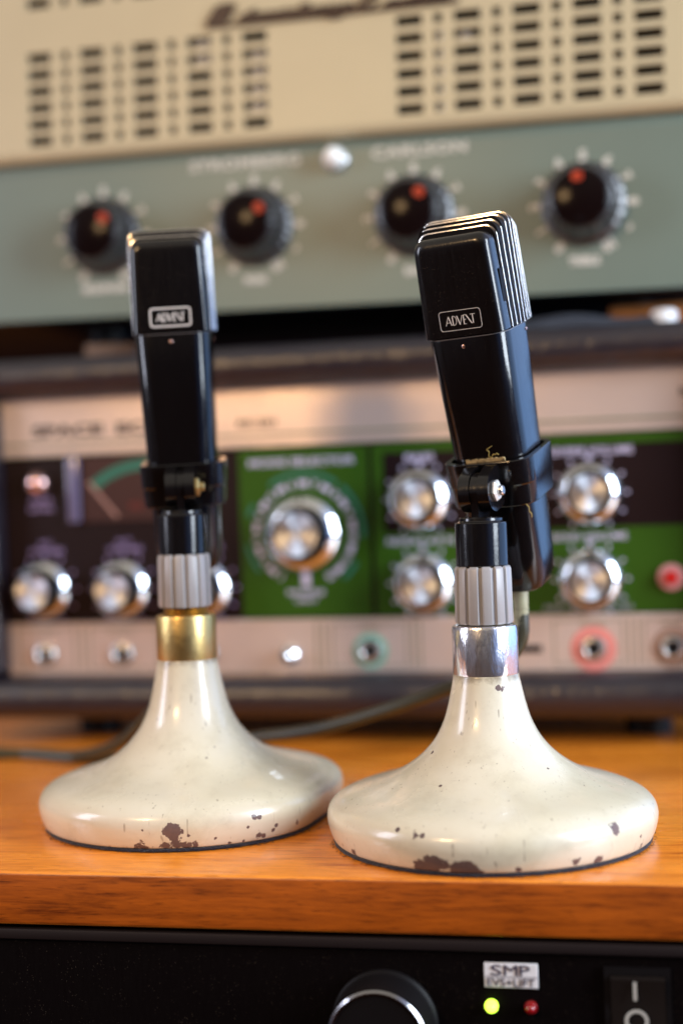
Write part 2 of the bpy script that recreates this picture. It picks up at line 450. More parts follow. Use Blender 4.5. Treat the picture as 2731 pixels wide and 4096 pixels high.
def put_text(bm, body, cx, cz, w=None, h=None, y=0.0, thick=.0002, rot=0.0, slope=0.0, **k):
    """lettering on a front panel (local XZ plane, facing -Y), fitted to w x h about its centre"""
    t = text_bm(body, **k)
    xs = [v.co.x for v in t.verts]; ys = [v.co.y for v in t.verts]
    W = max(xs) - min(xs); Hh = max(ys) - min(ys)
    sx = w / W if w else h / Hh
    sy = h / Hh if h else sx
    mx, my = (max(xs) + min(xs)) / 2, (max(ys) + min(ys)) / 2
    for f in t.faces: pass
    g = bmesh.ops.extrude_face_region(t, geom=t.faces[:])
    for e in g['geom']:
        if isinstance(e, bmesh.types.BMVert): e.co.z += 1
    ca, sa = math.cos(rot), math.sin(rot)
    for v in t.verts:
        x = (v.co.x - mx) * sx; z = (v.co.y - my) * sy
        v.co = Vector((cx + x * ca - z * sa, y - v.co.z * thick, cz + x * sa + z * ca + slope * x))
    return join(bm, t)

def stroke(bm, pts, w, y=0.0, thick=.00012):
    """a flat ribbon along a polyline of (x, z), facing -Y"""
    P = [Vector((p[0], p[1])) for p in pts]
    L, Rr = [], []
    for i, p in enumerate(P):
        a = (P[i] - P[i - 1]).normalized() if i else None
        b = (P[i + 1] - P[i]).normalized() if i < len(P) - 1 else None
        d = ((a or b) + (b or a)).normalized(); n = Vector((-d.y, d.x))
        s = 1.0
        if a is not None and b is not None: s = 1 / max(.5, n.dot(Vector((-a.y, a.x))))
        L.append(p + n * w / 2 * s); Rr.append(p - n * w / 2 * s)
    ring = L + Rr[::-1]
    f0 = [bm.verts.new((q.x, y - thick, q.y)) for q in ring]
    f1 = [bm.verts.new((q.x, y, q.y)) for q in ring]
    n = len(P)
    for i in range(n - 1):
        bm.faces.new((f0[i], f0[i + 1], f0[2 * n - 2 - i], f0[2 * n - 1 - i]))
    for i in range(2 * n):
        j = (i + 1) % (2 * n)
        bm.faces.new((f0[i], f0[j], f1[j], f1[i]))
    return bm

def arc(cx, cz, r, a0, a1, n=16):
    return [(cx + r * math.sin(R(a0 + (a1 - a0) * i / n)), cz + r * math.cos(R(a0 + (a1 - a0) * i / n))) for i in range(n + 1)]

def dome(bm, r, hgt, at, seg=32, n=8, y0=0.0):
    lathe(bm, [(r, y0)] + [(r * math.cos(PI / 2 * k / n), y0 + hgt * math.sin(PI / 2 * k / n)) for k in range(1, n)] + [(r * .02, y0 + hgt)], seg, 'F', at)
    return bm

def word(name, m, parent, *a, **k):
    b = bmesh.new(); put_text(b, *a, **k)
    return obj(name, b, m, parent)

# ------------------------------------------------------------------ camera
HC = .1405; FPX = 3260.0; ROLL = .035; PITCH = 26 / 3260
cam = bpy.data.cameras.new('camera'); co = bpy.data.objects.new('camera', cam); COL.objects.link(co)
cam.sensor_fit = 'VERTICAL'; cam.sensor_height = 36; cam.sensor_width = 24
cam.lens = FPX / 2352 * 36
cam.clip_start = .01; cam.clip_end = 60
co.matrix_world = (Matrix.Translation((0, 0, HC)) @ Matrix.Rotation(PI / 2 - PITCH, 4, 'X') @ Matrix.Rotation(-ROLL, 4, 'Z'))
cam.dof.use_dof = True; cam.dof.focus_distance = .568; cam.dof.aperture_fstop = 3.1
S.camera = co

# ------------------------------------------------------------------ shelf
YS, TS = .527, .2
PSI_S = -math.atan(TS)
bm = bmesh.new()
box(bm, -.75, .75, 0, .75, -.0208, 0, .0015, 3)
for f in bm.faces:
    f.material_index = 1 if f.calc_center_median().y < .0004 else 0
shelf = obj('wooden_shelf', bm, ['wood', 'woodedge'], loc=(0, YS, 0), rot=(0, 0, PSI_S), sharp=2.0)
tag(shelf, 'orange brown varnished wooden shelf board under the two microphone stands', 'shelf')

# ------------------------------------------------------------------ rack unit under the shelf
rk = thing('rack_unit', 'black rack unit with a big knob and lit green lamp under the wooden shelf', 'audio equipment', (0, YS + .003, -.0675), (0, 0, PSI_S))
ZR = .0675
bm = bmesh.new(); box(bm, -.24, .24, .004, .28, 0, .0443)
obj('chassis', bm, 'rack', rk)
bm = bmesh.new(); box(bm, -.24, .24, 0, .004, .0005, .0405, .0003, 1)
obj('front_panel', bm, 'rack', rk)
bm = bmesh.new(); box(bm, -.24, .24, -.002, .0039, .0408, .0449, .0006, 2)
obj('top_lip', bm, 'racklip', rk)
def rz(z): return z + ZR
kb = bmesh.new()
lathe(kb, [(.0200, 0), (.0200, .002), (.0192, .003), (.0188, .004), (.0187, .016), (.0182, .0178)], 96, 'F', (.0100, 0, rz(-.0545)))
kn = obj('control_knob', kb, 'dark', rk)
kb = bmesh.new()
lathe(kb, [(.0184, .0178), (.0183, .0188), (.0177, .0194), (.0170, .0193), (.0164, .0186)], 96, 'F', (.0100, 0, rz(-.0545)), cap0=False, cap1=False)
obj('chrome_ring', kb, 'darkchrome', kn)
kb = bmesh.new()
lathe(kb, [(.0163, .0179), (.0161, .0186), (.004, .0183)], 64, 'F', (.0100, 0, rz(-.0545)))
obj('knob_face', kb, 'dark', kn)
bm = bmesh.new(); box(bm, .0474, .0670, -.0006, 0, rz(-.0400), rz(-.0309), .0002, 1)
st = obj('label_sticker', bm, 'sticker', rk)
bm = bmesh.new()
for ch, cx, cw in (('S', .0518, .0038), ('M', .0571, .0050), ('P', .0622, .0037)): put_text(bm, ch, cx, rz(-.0335), cw, .0038, -.0007, bold=.0)
obj('lettering', bm, 'stickerink', st)
word('lettering', 'stickerink', st, 'EVS+LIFT', .0571, rz(-.0380), .0174, .0028, -.0007)
bm = bmesh.new(); stroke(bm, [(.0478, rz(-.0360)), (.0666, rz(-.0360))], .0002, -.0007)
obj('divider_line', bm, 'stickerink', st)
for x, m, lb in ((.0497, 'ledgreen', 'lit yellow green indicator lamp'), (.0641, 'ledred', 'unlit dark red indicator lamp')):
    bm = bmesh.new(); lathe(bm, [(.0024, 0), (.0024, .0008), (.0019, .0010), (.0019, .0022), (.0016, .0032), (.0010, .0038), (.0002, .0040)], 32, 'F', (x, 0, rz(-.0469)))
    obj('indicator_lamp', bm, m, rk, lb)
bm = bmesh.new()
box(bm, .0906, .1142, -.0016, 0, rz(-.0337), rz(-.0311)); box(bm, .0906, .0927, -.0016, 0, rz(-.063), rz(-.0337)); box(bm, .1124, .1142, -.0016, 0, rz(-.063), rz(-.0337))
sw = obj('rocker_switch', bm, 'dark', rk)
t = bmesh.new()
loft(t, [[Vector((x, y, z)) for (y, z) in ((-.0005, rz(-.063)), (-.0030, rz(-.060)), (-.0016, rz(-.047)), (-.0042, rz(-.0345)), (-.0005, rz(-.0339)))] for x in (.0929, .1122)])
rkr = obj('rocker', t, 'rocker', rk)
bm = bmesh.new()
stroke(bm, [(.1015, rz(-.0350)), (.1015, rz(-.0417))], .0012, -.0046)
obj('switch_marking', bm, 'mark', rkr); bm = bmesh.new()
stroke(bm, arc(.1018, rz(-.0492), .0036, 0, 360, 32), .0012, -.0042)
obj('switch_marking', bm, 'mark', rkr)

# ------------------------------------------------------------------ tape echo unit
SEY, SET = .825, .2247
PSI = -math.atan(SET)
ec = thing('tape_echo_unit', 'silver, black and green tape echo unit with rows of chrome knobs on the shelf', 'audio equipment', (0, SEY, 0), (0, 0, PSI))
mm = .001
bm = bmesh.new(); box(bm, -.222, .222, .012, .285, .016, .231, .004, 2)
obj('case', bm, 'leather', ec)
def bumper(z0, z1, x0=-.236, x1=.236):
    b = bmesh.new(); pts = []
    h = (z1 - z0) / 2; zc = (z0 + z1) / 2
    for i in range(25):
        a = R(-90 + 180 * i / 24)
        pts.append((-.006 - .013 * math.cos(a), zc + h * math.sin(a)))
    pts = [(.03, z0)] + pts + [(.03, z1)]
    loft(b, [[Vector((x, p[0], p[1])) for p in pts] for x in [x0 + (x1 - x0) * k / 2 for k in range(3)]])
    return b
obj('bumper', bumper(.2090, .2325), 'leather', ec)
obj('bumper', bumper(.0150, .0402), 'leather', ec)
for sx in (-1, 1):
    b = bmesh.new()
    box(b, *(sorted((sx * .2115, sx * .2362))), -.016, .03, .0404, .2088, .006, 3)
    obj('side_cheek', b, 'leather', ec)
for sx in (-1, 1):
    for fy in (.04, .25):
        b = bmesh.new(); lathe(b, [(.013, 0), (.014, .015)], 24, 'Z', (sx * .17, fy, 0)); obj('rubber_foot', b, 'dark', ec)
bm = bmesh.new(); box(bm, -.2113, .2113, -.0010, .011, .1735, .2089, .0004, 1)
tp = obj('top_trim', bm, 'silver', ec)
for z0, z1 in ((.1800, .1815), (.1737, .1742)):
    bm = bmesh.new(); box(bm, -.2113, .2113, -.0018, -.0009, z0, z1); obj('trim_groove', bm, 'olive', tp)
for tx, x, z, tw, th, bo in (('SPACE', -.1678, .1888, .0460, .0072, .04), ('ECHO', -.1146, .1886, .0430, .0072, .04), ('RE-201', -.0490, .1880, .0232, .0046, .03), ('Roland', .2015, .194, .0170, .0045, .03)):
    word('lettering', 'ink', tp, tx, x, z, tw, th, -.0011, bold=bo)
bm = bmesh.new(); box(bm, -.2113, .2113, .0002, .011, .0724, .1733)
obj('black_panel', bm, 'panelblack', ec)
bm = bmesh.new(); box(bm, -.2113, .2113, -.0010, .011, .0405, .0722, .0004, 1)
bt = obj('bottom_trim', bm, 'silver', ec)
bm = bmesh.new(); box(bm, -.0610, .0163, -.0006, .0001, .0732, .1722)
obj('green_panel', bm, 'green', ec)
bm = bmesh.new()
box(bm, .0192, .0252, -.0006, .0001, .0732, .1722); box(bm, .0252, .2112, -.0006, .0001, .1672, .1722); box(bm, .0252, .2112, -.0006, .0001, .0732, .1208)
obj('green_panel', bm, 'green', ec)

def echo_knob(x, z, r, rc, Lh=.020, ang=0, label=None):
    k = r / .018
    b = bmesh.new()
    lathe(b, [(r, 0), (r, .0050), (r * .985, .0062), (r * .95, .0072), (r * .80, .0094), (r * .755, .0099), (r * .735, .0096), (r * .72, .0086), (r * .60, .0084)], 64, 'F', (x, 0, z))
    kn = obj('control_knob', b, 'knobchrome', ec, label)
    b = bmesh.new(); lathe(b, [(rc * 1.17, .0085), (rc * 1.13, Lh - .0022), (rc * 1.06, Lh - .0004), (rc * .99, Lh)], 48, 'F', (x, 0, z), cap1=False)
    obj('knob_skirt', b, 'dark', kn)
    b = bmesh.new(); lathe(b, [(rc * .985, Lh - .0002), (rc * .95, Lh + .0007), (rc * .5, Lh + .0002), (rc * .02, Lh - .0001)], 64, 'F', (0, 0, 0))
    obj('knob_cap', b, 'spun', kn, loc=(x, 0, z))
    b = bmesh.new()
    stroke(b, [(x + math.sin(R(ang)) * r * .8, z + math.cos(R(ang)) * r * .8), (x + math.sin(R(ang)) * r * .985, z + math.cos(R(ang)) * r * .985)], .0012, -.0060, .0030)
    obj('pointer_mark', b, 'dark', kn)
def ticks(b, x, z, r, y=-.0007, n=11):
    for i in range(n):
        a = -150 + 300 * i / (n - 1)
        c, s = math.cos(R(a)), math.sin(R(a))
        stroke(b, [(x + s * r, z + c * r), (x + s * (r + .0022), z + c * (r + .0022))], .0016, y)
KN = [(-.1862, .0925), (-.1357, .0922), (-.0850, .0915)]
for x, z in KN: echo_knob(x, z, .0178, .0107)
for x, z in ((.0465, .1400), (.0475, .0916), (.1424, .1400), (.1415, .0917)): echo_knob(x, z, .0178, .0107)
echo_knob(-.0226, .1220, .0222, .0132)
def tick_ring(x, z, y, m):
    b = bmesh.new(); ticks(b, x, z, .0193, y); obj('dial_ticks', b, m, ec)
def stem(x, z0, z1, wd, y):
    b = bmesh.new(); stroke(b, [(x, z0), (x, z1)], wd, y); obj('dial_stem', b, 'lilacprint', ec)
for (x, z), tx in zip(KN, ('MIC', 'INST', 'ECHO')):
    word('knob_caption', 'dimprint', ec, tx, x + .0012, .1205, None, .0034, .0001)
    word('knob_caption', 'dimprint', ec, 'VOLUME', x + .0012, .1158, .0225, .0034, .0001, bold=.01)
    tick_ring(x, z, .0001, 'dimprint')
word('lamp_caption', 'dimprint', ec, 'PEAK', -.1868, .1472, .0140, .0034, .0001, bold=.01)
word('lamp_caption', 'dimprint', ec, 'LEVEL', -.1868, .1420, .0165, .0034, .0001, bold=.01)
word('knob_caption', 'lilacprint', ec, 'BASS', .0468, .1636, .0165, .0042, .0001, bold=.03)
word('knob_caption', 'lilacprint', ec, 'REVERB VOLUME', .1430, .1636, .0475, .0042, .0001, bold=.02)
word('knob_caption', 'lilacprint', ec, 'MODE SELECTOR', -.0228, .1642, .0640, .0042, -.0007, bold=.03)
word('knob_caption', 'lilacprint', ec, 'REPEAT RATE', .0466, .1158, .0400, .0036, -.0007, bold=.01)
word('knob_caption', 'lilacprint', ec, 'ECHO VOLUME', .1415, .1156, .0410, .0038, -.0007, bold=.02)
word('knob_caption', 'lilacprint', ec, 'SHORT', .1215, .0763, .0130, .0024, -.0007)
word('knob_caption', 'lilacprint', ec, 'LONG', .1590, .0763, .0095, .0024, -.0007)
word('knob_caption', 'lilacprint', ec, 'REVERB', -.0226, .0876, .0220, .0030, -.0007, bold=.02)
word('knob_caption', 'lilacprint', ec, 'ONLY', -.0226, .0832, .0135, .0030, -.0007, bold=.02)
stem(.0466, .1608, .1585, .0034, .0001); stem(.1424, .1608, .1585, .0034, .0001)
stem(.0472, .1135, .1105, .0032, -.0007); stem(.1415, .1135, .1105, .0032, -.0007); stem(-.0224, .0995, .0912, .0046, -.0007)
tick_ring(.0465, .1400, .0001, 'lilacprint'); tick_ring(.1424, .1400, .0001, 'lilacprint')
tick_ring(.0475, .0916, -.0007, 'lilacprint'); tick_ring(.1415, .0917, -.0007, 'lilacprint')
bm = bmesh.new()
for i in range(12):
    a = -150 + 300 * i / 11
    put_text(bm, str(i + 1), -.0224 + .0292 * math.sin(R(a)), .1222 + .0292 * math.cos(R(a)), None, .0042, -.0007, rot=-R(a), bold=.05)
    if i < 11: stroke(bm, arc(-.0224, .1222, .0292, a + 8, a + 19.5, 4), .0034, -.0007)
obj('dial_numerals', bm, 'lilacprint', ec)
bm = bmesh.new()
for a0, a1 in ((-128, -100), (-72, -60), (-35, 35), (40, 95), (120, 140)):
    stroke(bm, arc(-.0224, .1222, .0350, a0, a1, 12), .0026, -.0007)
obj('selector_arc', bm, 'teal', ec)
# level meter
bm = bmesh.new(); box(bm, -.1600, -.0765, -.0012, .0001, .1328, .1726, .0004, 1)
vu = obj('level_meter', bm, 'meter', ec)
bm = bmesh.new(); box(bm, -.1690, -.1612, -.0040, .0001, .1328, .1726, .0012, 2)
obj('meter_bezel', bm, 'smoke', vu)
bm = bmesh.new(); stroke(bm, arc(-.118, .112, .0545, -41, 6, 20), .0060, -.0013)
obj('meter_scale', bm, 'teal', vu)
bm = bmesh.new(); stroke(bm, arc(-.118, .112, .0545, 8, 36, 12), .0040, -.0013)
obj('meter_scale', bm, 'redink', vu)
word('meter_caption', 'redink', vu, 'VU', -.1255, .1418, .0085, .0040, -.0013)
bm = bmesh.new(); stroke(bm, [(-.1375, .1355), (-.1555, .1570)], .0022, -.0016)
obj('needle', bm, 'needle', vu)
# peak lamp, button
bm = bmesh.new(); lathe(bm, [(.0080, -.0002), (.0080, .0016), (.0068, .0020)], 32, 'F', (-.1882, 0, .1573))
lp = obj('indicator_lamp', bm, 'dark', ec)
bm = bmesh.new(); dome(bm, .0074, .0066, (-.1882, 0, .1573), y0=.0019)
obj('lens', bm, 'lamp', lp)
bm = bmesh.new(); lathe(bm, [(.0074, .0006), (.0072, .0030), (.0056, .0038), (.0040, .0036)], 40, 'F', (.1851, 0, .0920))
pb = obj('push_button', bm, 'pinkring', ec)
bm = bmesh.new(); lathe(bm, [(.0038, .0034), (.0036, .0062), (.0030, .0068)], 32, 'F', (.1851, 0, .0920))
obj('button_cap', bm, 'redbtn', pb)
# jack row
def jack(x, z=.0530, ring=None, rr=.0105):
    b = bmesh.new()
    lathe(b, [(.0070, .001), (.0070, .0030), (.0062, .0040), (.0046, .0044), (.0040, .0040), (.0033, .0026)], 40, 'F', (x, 0, z), cap1=False)
    j = obj('jack_socket', b, 'jackmetal', ec)
    b = bmesh.new(); lathe(b, [(.0036, .0012), (.0033, .0022)], 24, 'F', (x, 0, z)); obj('jack_hole', b, 'recess', j)
    if ring:
        b = bmesh.new(); lathe(b, [(rr, .0009), (rr, .0015), (.0072, .0016)], 48, 'F', (x, 0, z), cap1=False); obj('jack_collar', b, ring, j)
jack(-.1872); jack(-.1377); jack(-.0850); jack(.0145, ring='jackgreen', rr=.0102); jack(.1417, ring='jackred', rr=.0125); jack(.1848, ring='jackbrown', rr=.0112)
bm = bmesh.new(); lathe(bm, [(.0055, .001), (.0055, .003), (.0040, .004), (.0030, .005), (.0034, .010), (.0030, .0125), (.0016, .0136)], 32, 'F', (-.0331, 0, .0515))
obj('toggle_switch', bm, 'knobchrome', ec)
bm = bmesh.new(); box(bm, .0965, .1130, -.0016, -.0011, .0512, .0552); obj('slide_switch', bm, 'recess', ec)
for x in (-.163, -.0172, -.0128, .0400, .0440, .1618, .1662):
    bm = bmesh.new(); box(bm, x - .0004, x + .0004, -.0013, -.0009, .0430, .0705); obj('jack_divider', bm, 'olive', bt)
for x0, x1 in ((-.205, -.168), (-.158, -.115), (-.008, .036), (.120, .158), (.170, .204)):
    bm = bmesh.new(); stroke(bm, [(x0, .0442), (x1, .0442), (x1, .0688), (x0, .0688), (x0, .0442)], .0006, -.0011); obj('jack_frame', bm, 'olive', bt)
for x, tx in ((-.187, 'MIC INPUT'), (-.1377, 'INST INPUT'), (.0145, 'OUTPUT'), (.1417, 'FOOT SW'), (.1848, 'PA OUT')): word('jack_caption', 'olive', bt, tx, x, .0664, None, .0022, -.0011)

# ------------------------------------------------------------------ tube amplifier
AY, AT = .84, .255
am = thing('tube_amplifier', 'cream and grey green tube amplifier with four dark fluted knobs above the echo unit', 'amplifier', (0, AY, .2556), (0, .0165, -math.atan(AT)))
def plate(bm, x0, x1, z0, z1, y0, y1, holes):
    """flat plate with rectangular through holes (x0, x1, z0, z1)"""
    xs = sorted({x0, x1, *[h[0] for h in holes], *[h[1] for h in holes]})
    zs = sorted({z0, z1, *[h[2] for h in holes], *[h[3] for h in holes]})
    hs = set()
    xi = {x: i for i, x in enumerate(xs)}; zi = {z: i for i, z in enumerate(zs)}
    for h in holes:
        for i in range(xi[h[0]], xi[h[1]]):
            for j in range(zi[h[2]], zi[h[3]]): hs.add((i, j))
    V = [{}, {}]
    def vert(s, i, j):
        if (i, j) not in V[s]: V[s][i, j] = bm.verts.new((xs[i], (y0, y1)[s], zs[j]))
        return V[s][i, j]
    solid = {(i, j) for i in range(len(xs) - 1) for j in range(len(zs) - 1)} - hs
    for (i, j) in solid:
        for s in (0, 1):
            q = [vert(s, i, j), vert(s, i + 1, j), vert(s, i + 1, j + 1), vert(s, i, j + 1)]
            bm.faces.new(q if s == 0 else q[::-1])
        for (di, dj, a, b) in ((-1, 0, (i, j + 1), (i, j)), (1, 0, (i + 1, j), (i + 1, j + 1)), (0, -1, (i, j), (i + 1, j)), (0, 1, (i + 1, j + 1), (i, j + 1))):
            if (i + di, j + dj) not in solid:
                bm.faces.new((vert(0, *a), vert(1, *a), vert(1, *b), vert(0, *b)))
    return bm
LX = [-.1830 + .0347 * k for k in range(5)]; RX = [.0492 + .03375 * k for k in range(5)]
ZT = [.1610 - .01016 * k for k in range(6)]; ZU = [.1947 + .01016 * k for k in range(3)]
holes = []
for cols in (LX, RX):
    for zz in (ZT + ZU):
        for x in cols: holes.append((round(x - .0079, 5), round(x + .0079, 5), round(zz - .0031, 5), round(zz + .0031, 5)))
        for a, b in zip(cols, cols[1:]): holes.append((round((a + b) / 2 - .0025, 5), round((a + b) / 2 + .0025, 5), round(zz - .0029, 5), round(zz + .0029, 5)))
bm = bmesh.new(); plate(bm, -.36, .236, .1035, .232, -.0070, -.0045, holes)
gp = obj('grille_panel', bm, 'cream', am, sharp=.5)
# rolled lower edge of the cream panel
bm = bmesh.new(); pts = [(-.0070, .1034)] + [(-.0010 - .0060 * math.cos(R(a)), .1034 - .0056 * math.sin(R(a))) for a in range(15, 91, 15)] + [(.001, .0978), (.001, .1034)]
loft(bm, [[Vector((x, y, z)) for y, z in pts] for x in (-.36, .236)])
obj('panel_lip', bm, 'cream', am)
bm = bmesh.new()
box(bm, -.36, -.3592, -.0044, .20, .1035, .232); box(bm, .2352, .236, -.0044, .20, .1035, .232); box(bm, -.359, .235, .016, .20, .1035, .231)
obj('inner_chassis', bm, 'innard', am)
bm = bmesh.new(); box(bm, -.36, .236, .0012, .30, 0, .0976, .0012, 2)
for f in bm.faces: f.material_index = 1 if f.calc_center_median().z < .0004 else 0  # underside coloured black to put the shade of the gap there
obj('cabinet', bm, ['greygreen', 'dark'], am)
bm = bmesh.new(); box(bm, -.3595, .2355, 0, .0011, .0004, .0925, .0005, 1)
obj('control_panel', bm, 'greygreen', am)
for x in (-.17, .17):
    for fy in (.06, .18):
        bm = bmesh.new(); lathe(bm, [(.012, -.0225), (.013, -.0002)], 24, 'Z', (x, fy, 0)); obj('rubber_foot', bm, 'dark', am)
# pale glass seen through some slots
for (x, z0, z1, w) in ((-.0442, .1165, .1545, .0068), (-.079, .1470, .1640, .0065), (.0661, .1080, .1545, .0018), (.0812, .1480, .1540, .0050), (-.0958, .137, .158, .0016)):
    bm = bmesh.new()
    lathe(bm, [(w * .6, z0 - .001), (w, z0 + .001), (w, z1 - .002), (w * .7, z1), (w * .2, z1 + .001)], 24, 'Z', (x, .0040 + w - .0065 + .0005, 0))
    obj('vacuum_tube', bm, 'pale', am)
bm = bmesh.new()
put_text(bm, 'S', -.0640, .1755, .0200, .0135, -.0071, thick=.0015, shear=.45, bold=.13)
put_text(bm, 'tromberg-', -.0165, .1716, .0740, .0118, -.0071, thick=.0015, shear=.45, bold=.10, spacing=.92)
put_text(bm, 'C', .0262, .1736, .0130, .0105, -.0071, thick=.0015, shear=.45, bold=.10)
put_text(bm, 'arlson', .0575, .1723, .0480, .0082, -.0071, thick=.0015, shear=.45, bold=.07, spacing=.92)
stroke(bm, [(-.0735, .1688), (.0, .1684), (.079, .1690)], .0018, -.0071, .0015)
obj('script_emblem', bm, 'maroon', am)
word('lettering', 'print', am, 'STROMBERG', -.0540, .0886, .0690, .0066, -.0001, spacing=1.1, bold=.03)
word('lettering', 'print', am, 'CARLSON', .0525, .0882, .0560, .0066, -.0001, spacing=1.1, bold=.03)
bm = bmesh.new(); lathe(bm, [(.0078, 0), (.0078, .002), (.0070, .003)], 32, 'F', (.0024, 0, .0863))
pl = obj('pilot_lamp', bm, 'chrome', am)
bm = bmesh.new(); dome(bm, .0070, .0095, (.0024, 0, .0863), y0=.003)
obj('jewel', bm, 'jewel', pl)
KX = [-.1453 + .0972 * k for k in range(4)]
for x, ang, cap, cw in zip(KX, (52, 55, 38, -8), ('MICROPHONE', 'PHONO', 'BASS', 'TREBLE'), (.030, .0145, .0125, .0175)):
    fl = lambda r, h, a: r * (1 - (.045 * (.5 + .5 * math.cos(24 * a)) if .003 < h < .0195 else 0))
    b = bmesh.new(); lathe(b, [(.0160, .0203), (.0156, .0210), (.0146, .0217), (.0134, .0220)] + [(.0134 * math.cos(R(q)), .0220 + .0015 * (1 - (math.cos(R(q))) ** 2)) for q in range(10, 90, 10)] + [(.0003, .0235)], 72, 'F', (x, -.0003, .050), cap0=False)
    k = obj('control_knob', b, 'bakelite', am)
    b = bmesh.new(); lathe(b, [(.0236, 0), (.0236, .0026), (.0228, .0036), (.0212, .0046), (.0180, .0186), (.0172, .0198), (.0160, .0203)], 168, 'F', (x, -.0003, .050), rfun=fl, cap1=False)
    obj('fluted_skirt', b, 'bakeside', k)
    b = bmesh.new(); lathe(b, [(.0034, .0222), (.0031, .0231), (.0010, .0233)], 24, 'F', (x + .0112 * math.sin(R(ang)), 0, .050 + .0112 * math.cos(R(ang))))
    obj('pointer_dot', b, 'reddot', k)
    b = bmesh.new()
    for i in range(11):
        a = -150 + 30 * i
        put_text(b, str(i), x + .0275 * math.sin(R(a)), .050 + .0275 * math.cos(R(a)), None, .0066, -.0001, rot=-R(a), bold=.07)
    obj('dial_numerals', b, 'print', am)
    b = bmesh.new(); put_text(b, cap, x, .0182, cw, .0050, -.0001, bold=.07)
    obj('knob_caption', b, 'print', am)

# things lying in the gap between amplifier and echo unit
def in_gap(x, y): # echo unit local -> world
    c, s = math.cos(PSI), math.sin(PSI)
    return (x * c - y * s, SEY + x * s + y * c, .2328)
bm = bmesh.new(); box(bm, -.022, .022, -.012, .012, 0, .0155, .001, 2)
tag(obj('small_carton', bm, 'box', loc=in_gap(.178, .05), rot=(0, 0, -.3)), 'small orange brown carton in the dark gap under the amplifier', 'carton')
bm = bmesh.new(); lathe(bm, [(.0070, 0), (.0074, .004), (.0070, .0078), (.005, .0088)], 32, 'Z')
tag(obj('bottle_cap', bm, 'capwhite', loc=in_gap(.186, .014)), 'small white cap lying before the orange carton under the amplifier', 'cap')
def crumple(name, x, y, w, d, h, seed, m):
    b = bmesh.new(); n = 28; g = {}
    for i in range(n + 1):
        for j in range(n + 1):
            u, v = i / n * 2 - 1, j / n * 2 - 1
            e = max(0, 1 - max(abs(u), abs(v)) ** 4)
            z = h * e ** .5 * (.55 + .45 * mnoise.noise(Vector((u * 2.2 + seed, v * 2.2, seed)))) 
            g[i, j] = b.verts.new((u * w / 2, v * d / 2, max(0.0003, z)))
    for i in range(n):
        for j in range(n): b.faces.new((g[i, j], g[i + 1, j], g[i + 1, j + 1], g[i, j + 1]))
    bmesh.ops.solidify(b, geom=b.faces[:], thickness=.0006)
    return obj(name, b, m, loc=in_gap(x, y), rot=(0, 0, PSI))
tag(crumple('crumpled_cloth', .120, .032, .13, .05, .014, 3.1, 'cloth'), 'slate blue crumpled cloth in the gap left of the orange carton', 'cloth')
tag(crumple('folded_cloth', -.112, .045, .040, .05, .017, 8.4, 'cloth'), 'slate blue folded cloth behind the upright microphone under the amplifier', 'cloth')
bm = bmesh.new(); box(bm, -.016, .016, -.01, .01, 0, .0125, .001, 2)
tag(obj('small_carton', bm, 'tanbox', loc=in_gap(-.160, .055), rot=(0, 0, .1)), 'dull tan carton at the far left under the amplifier', 'carton')

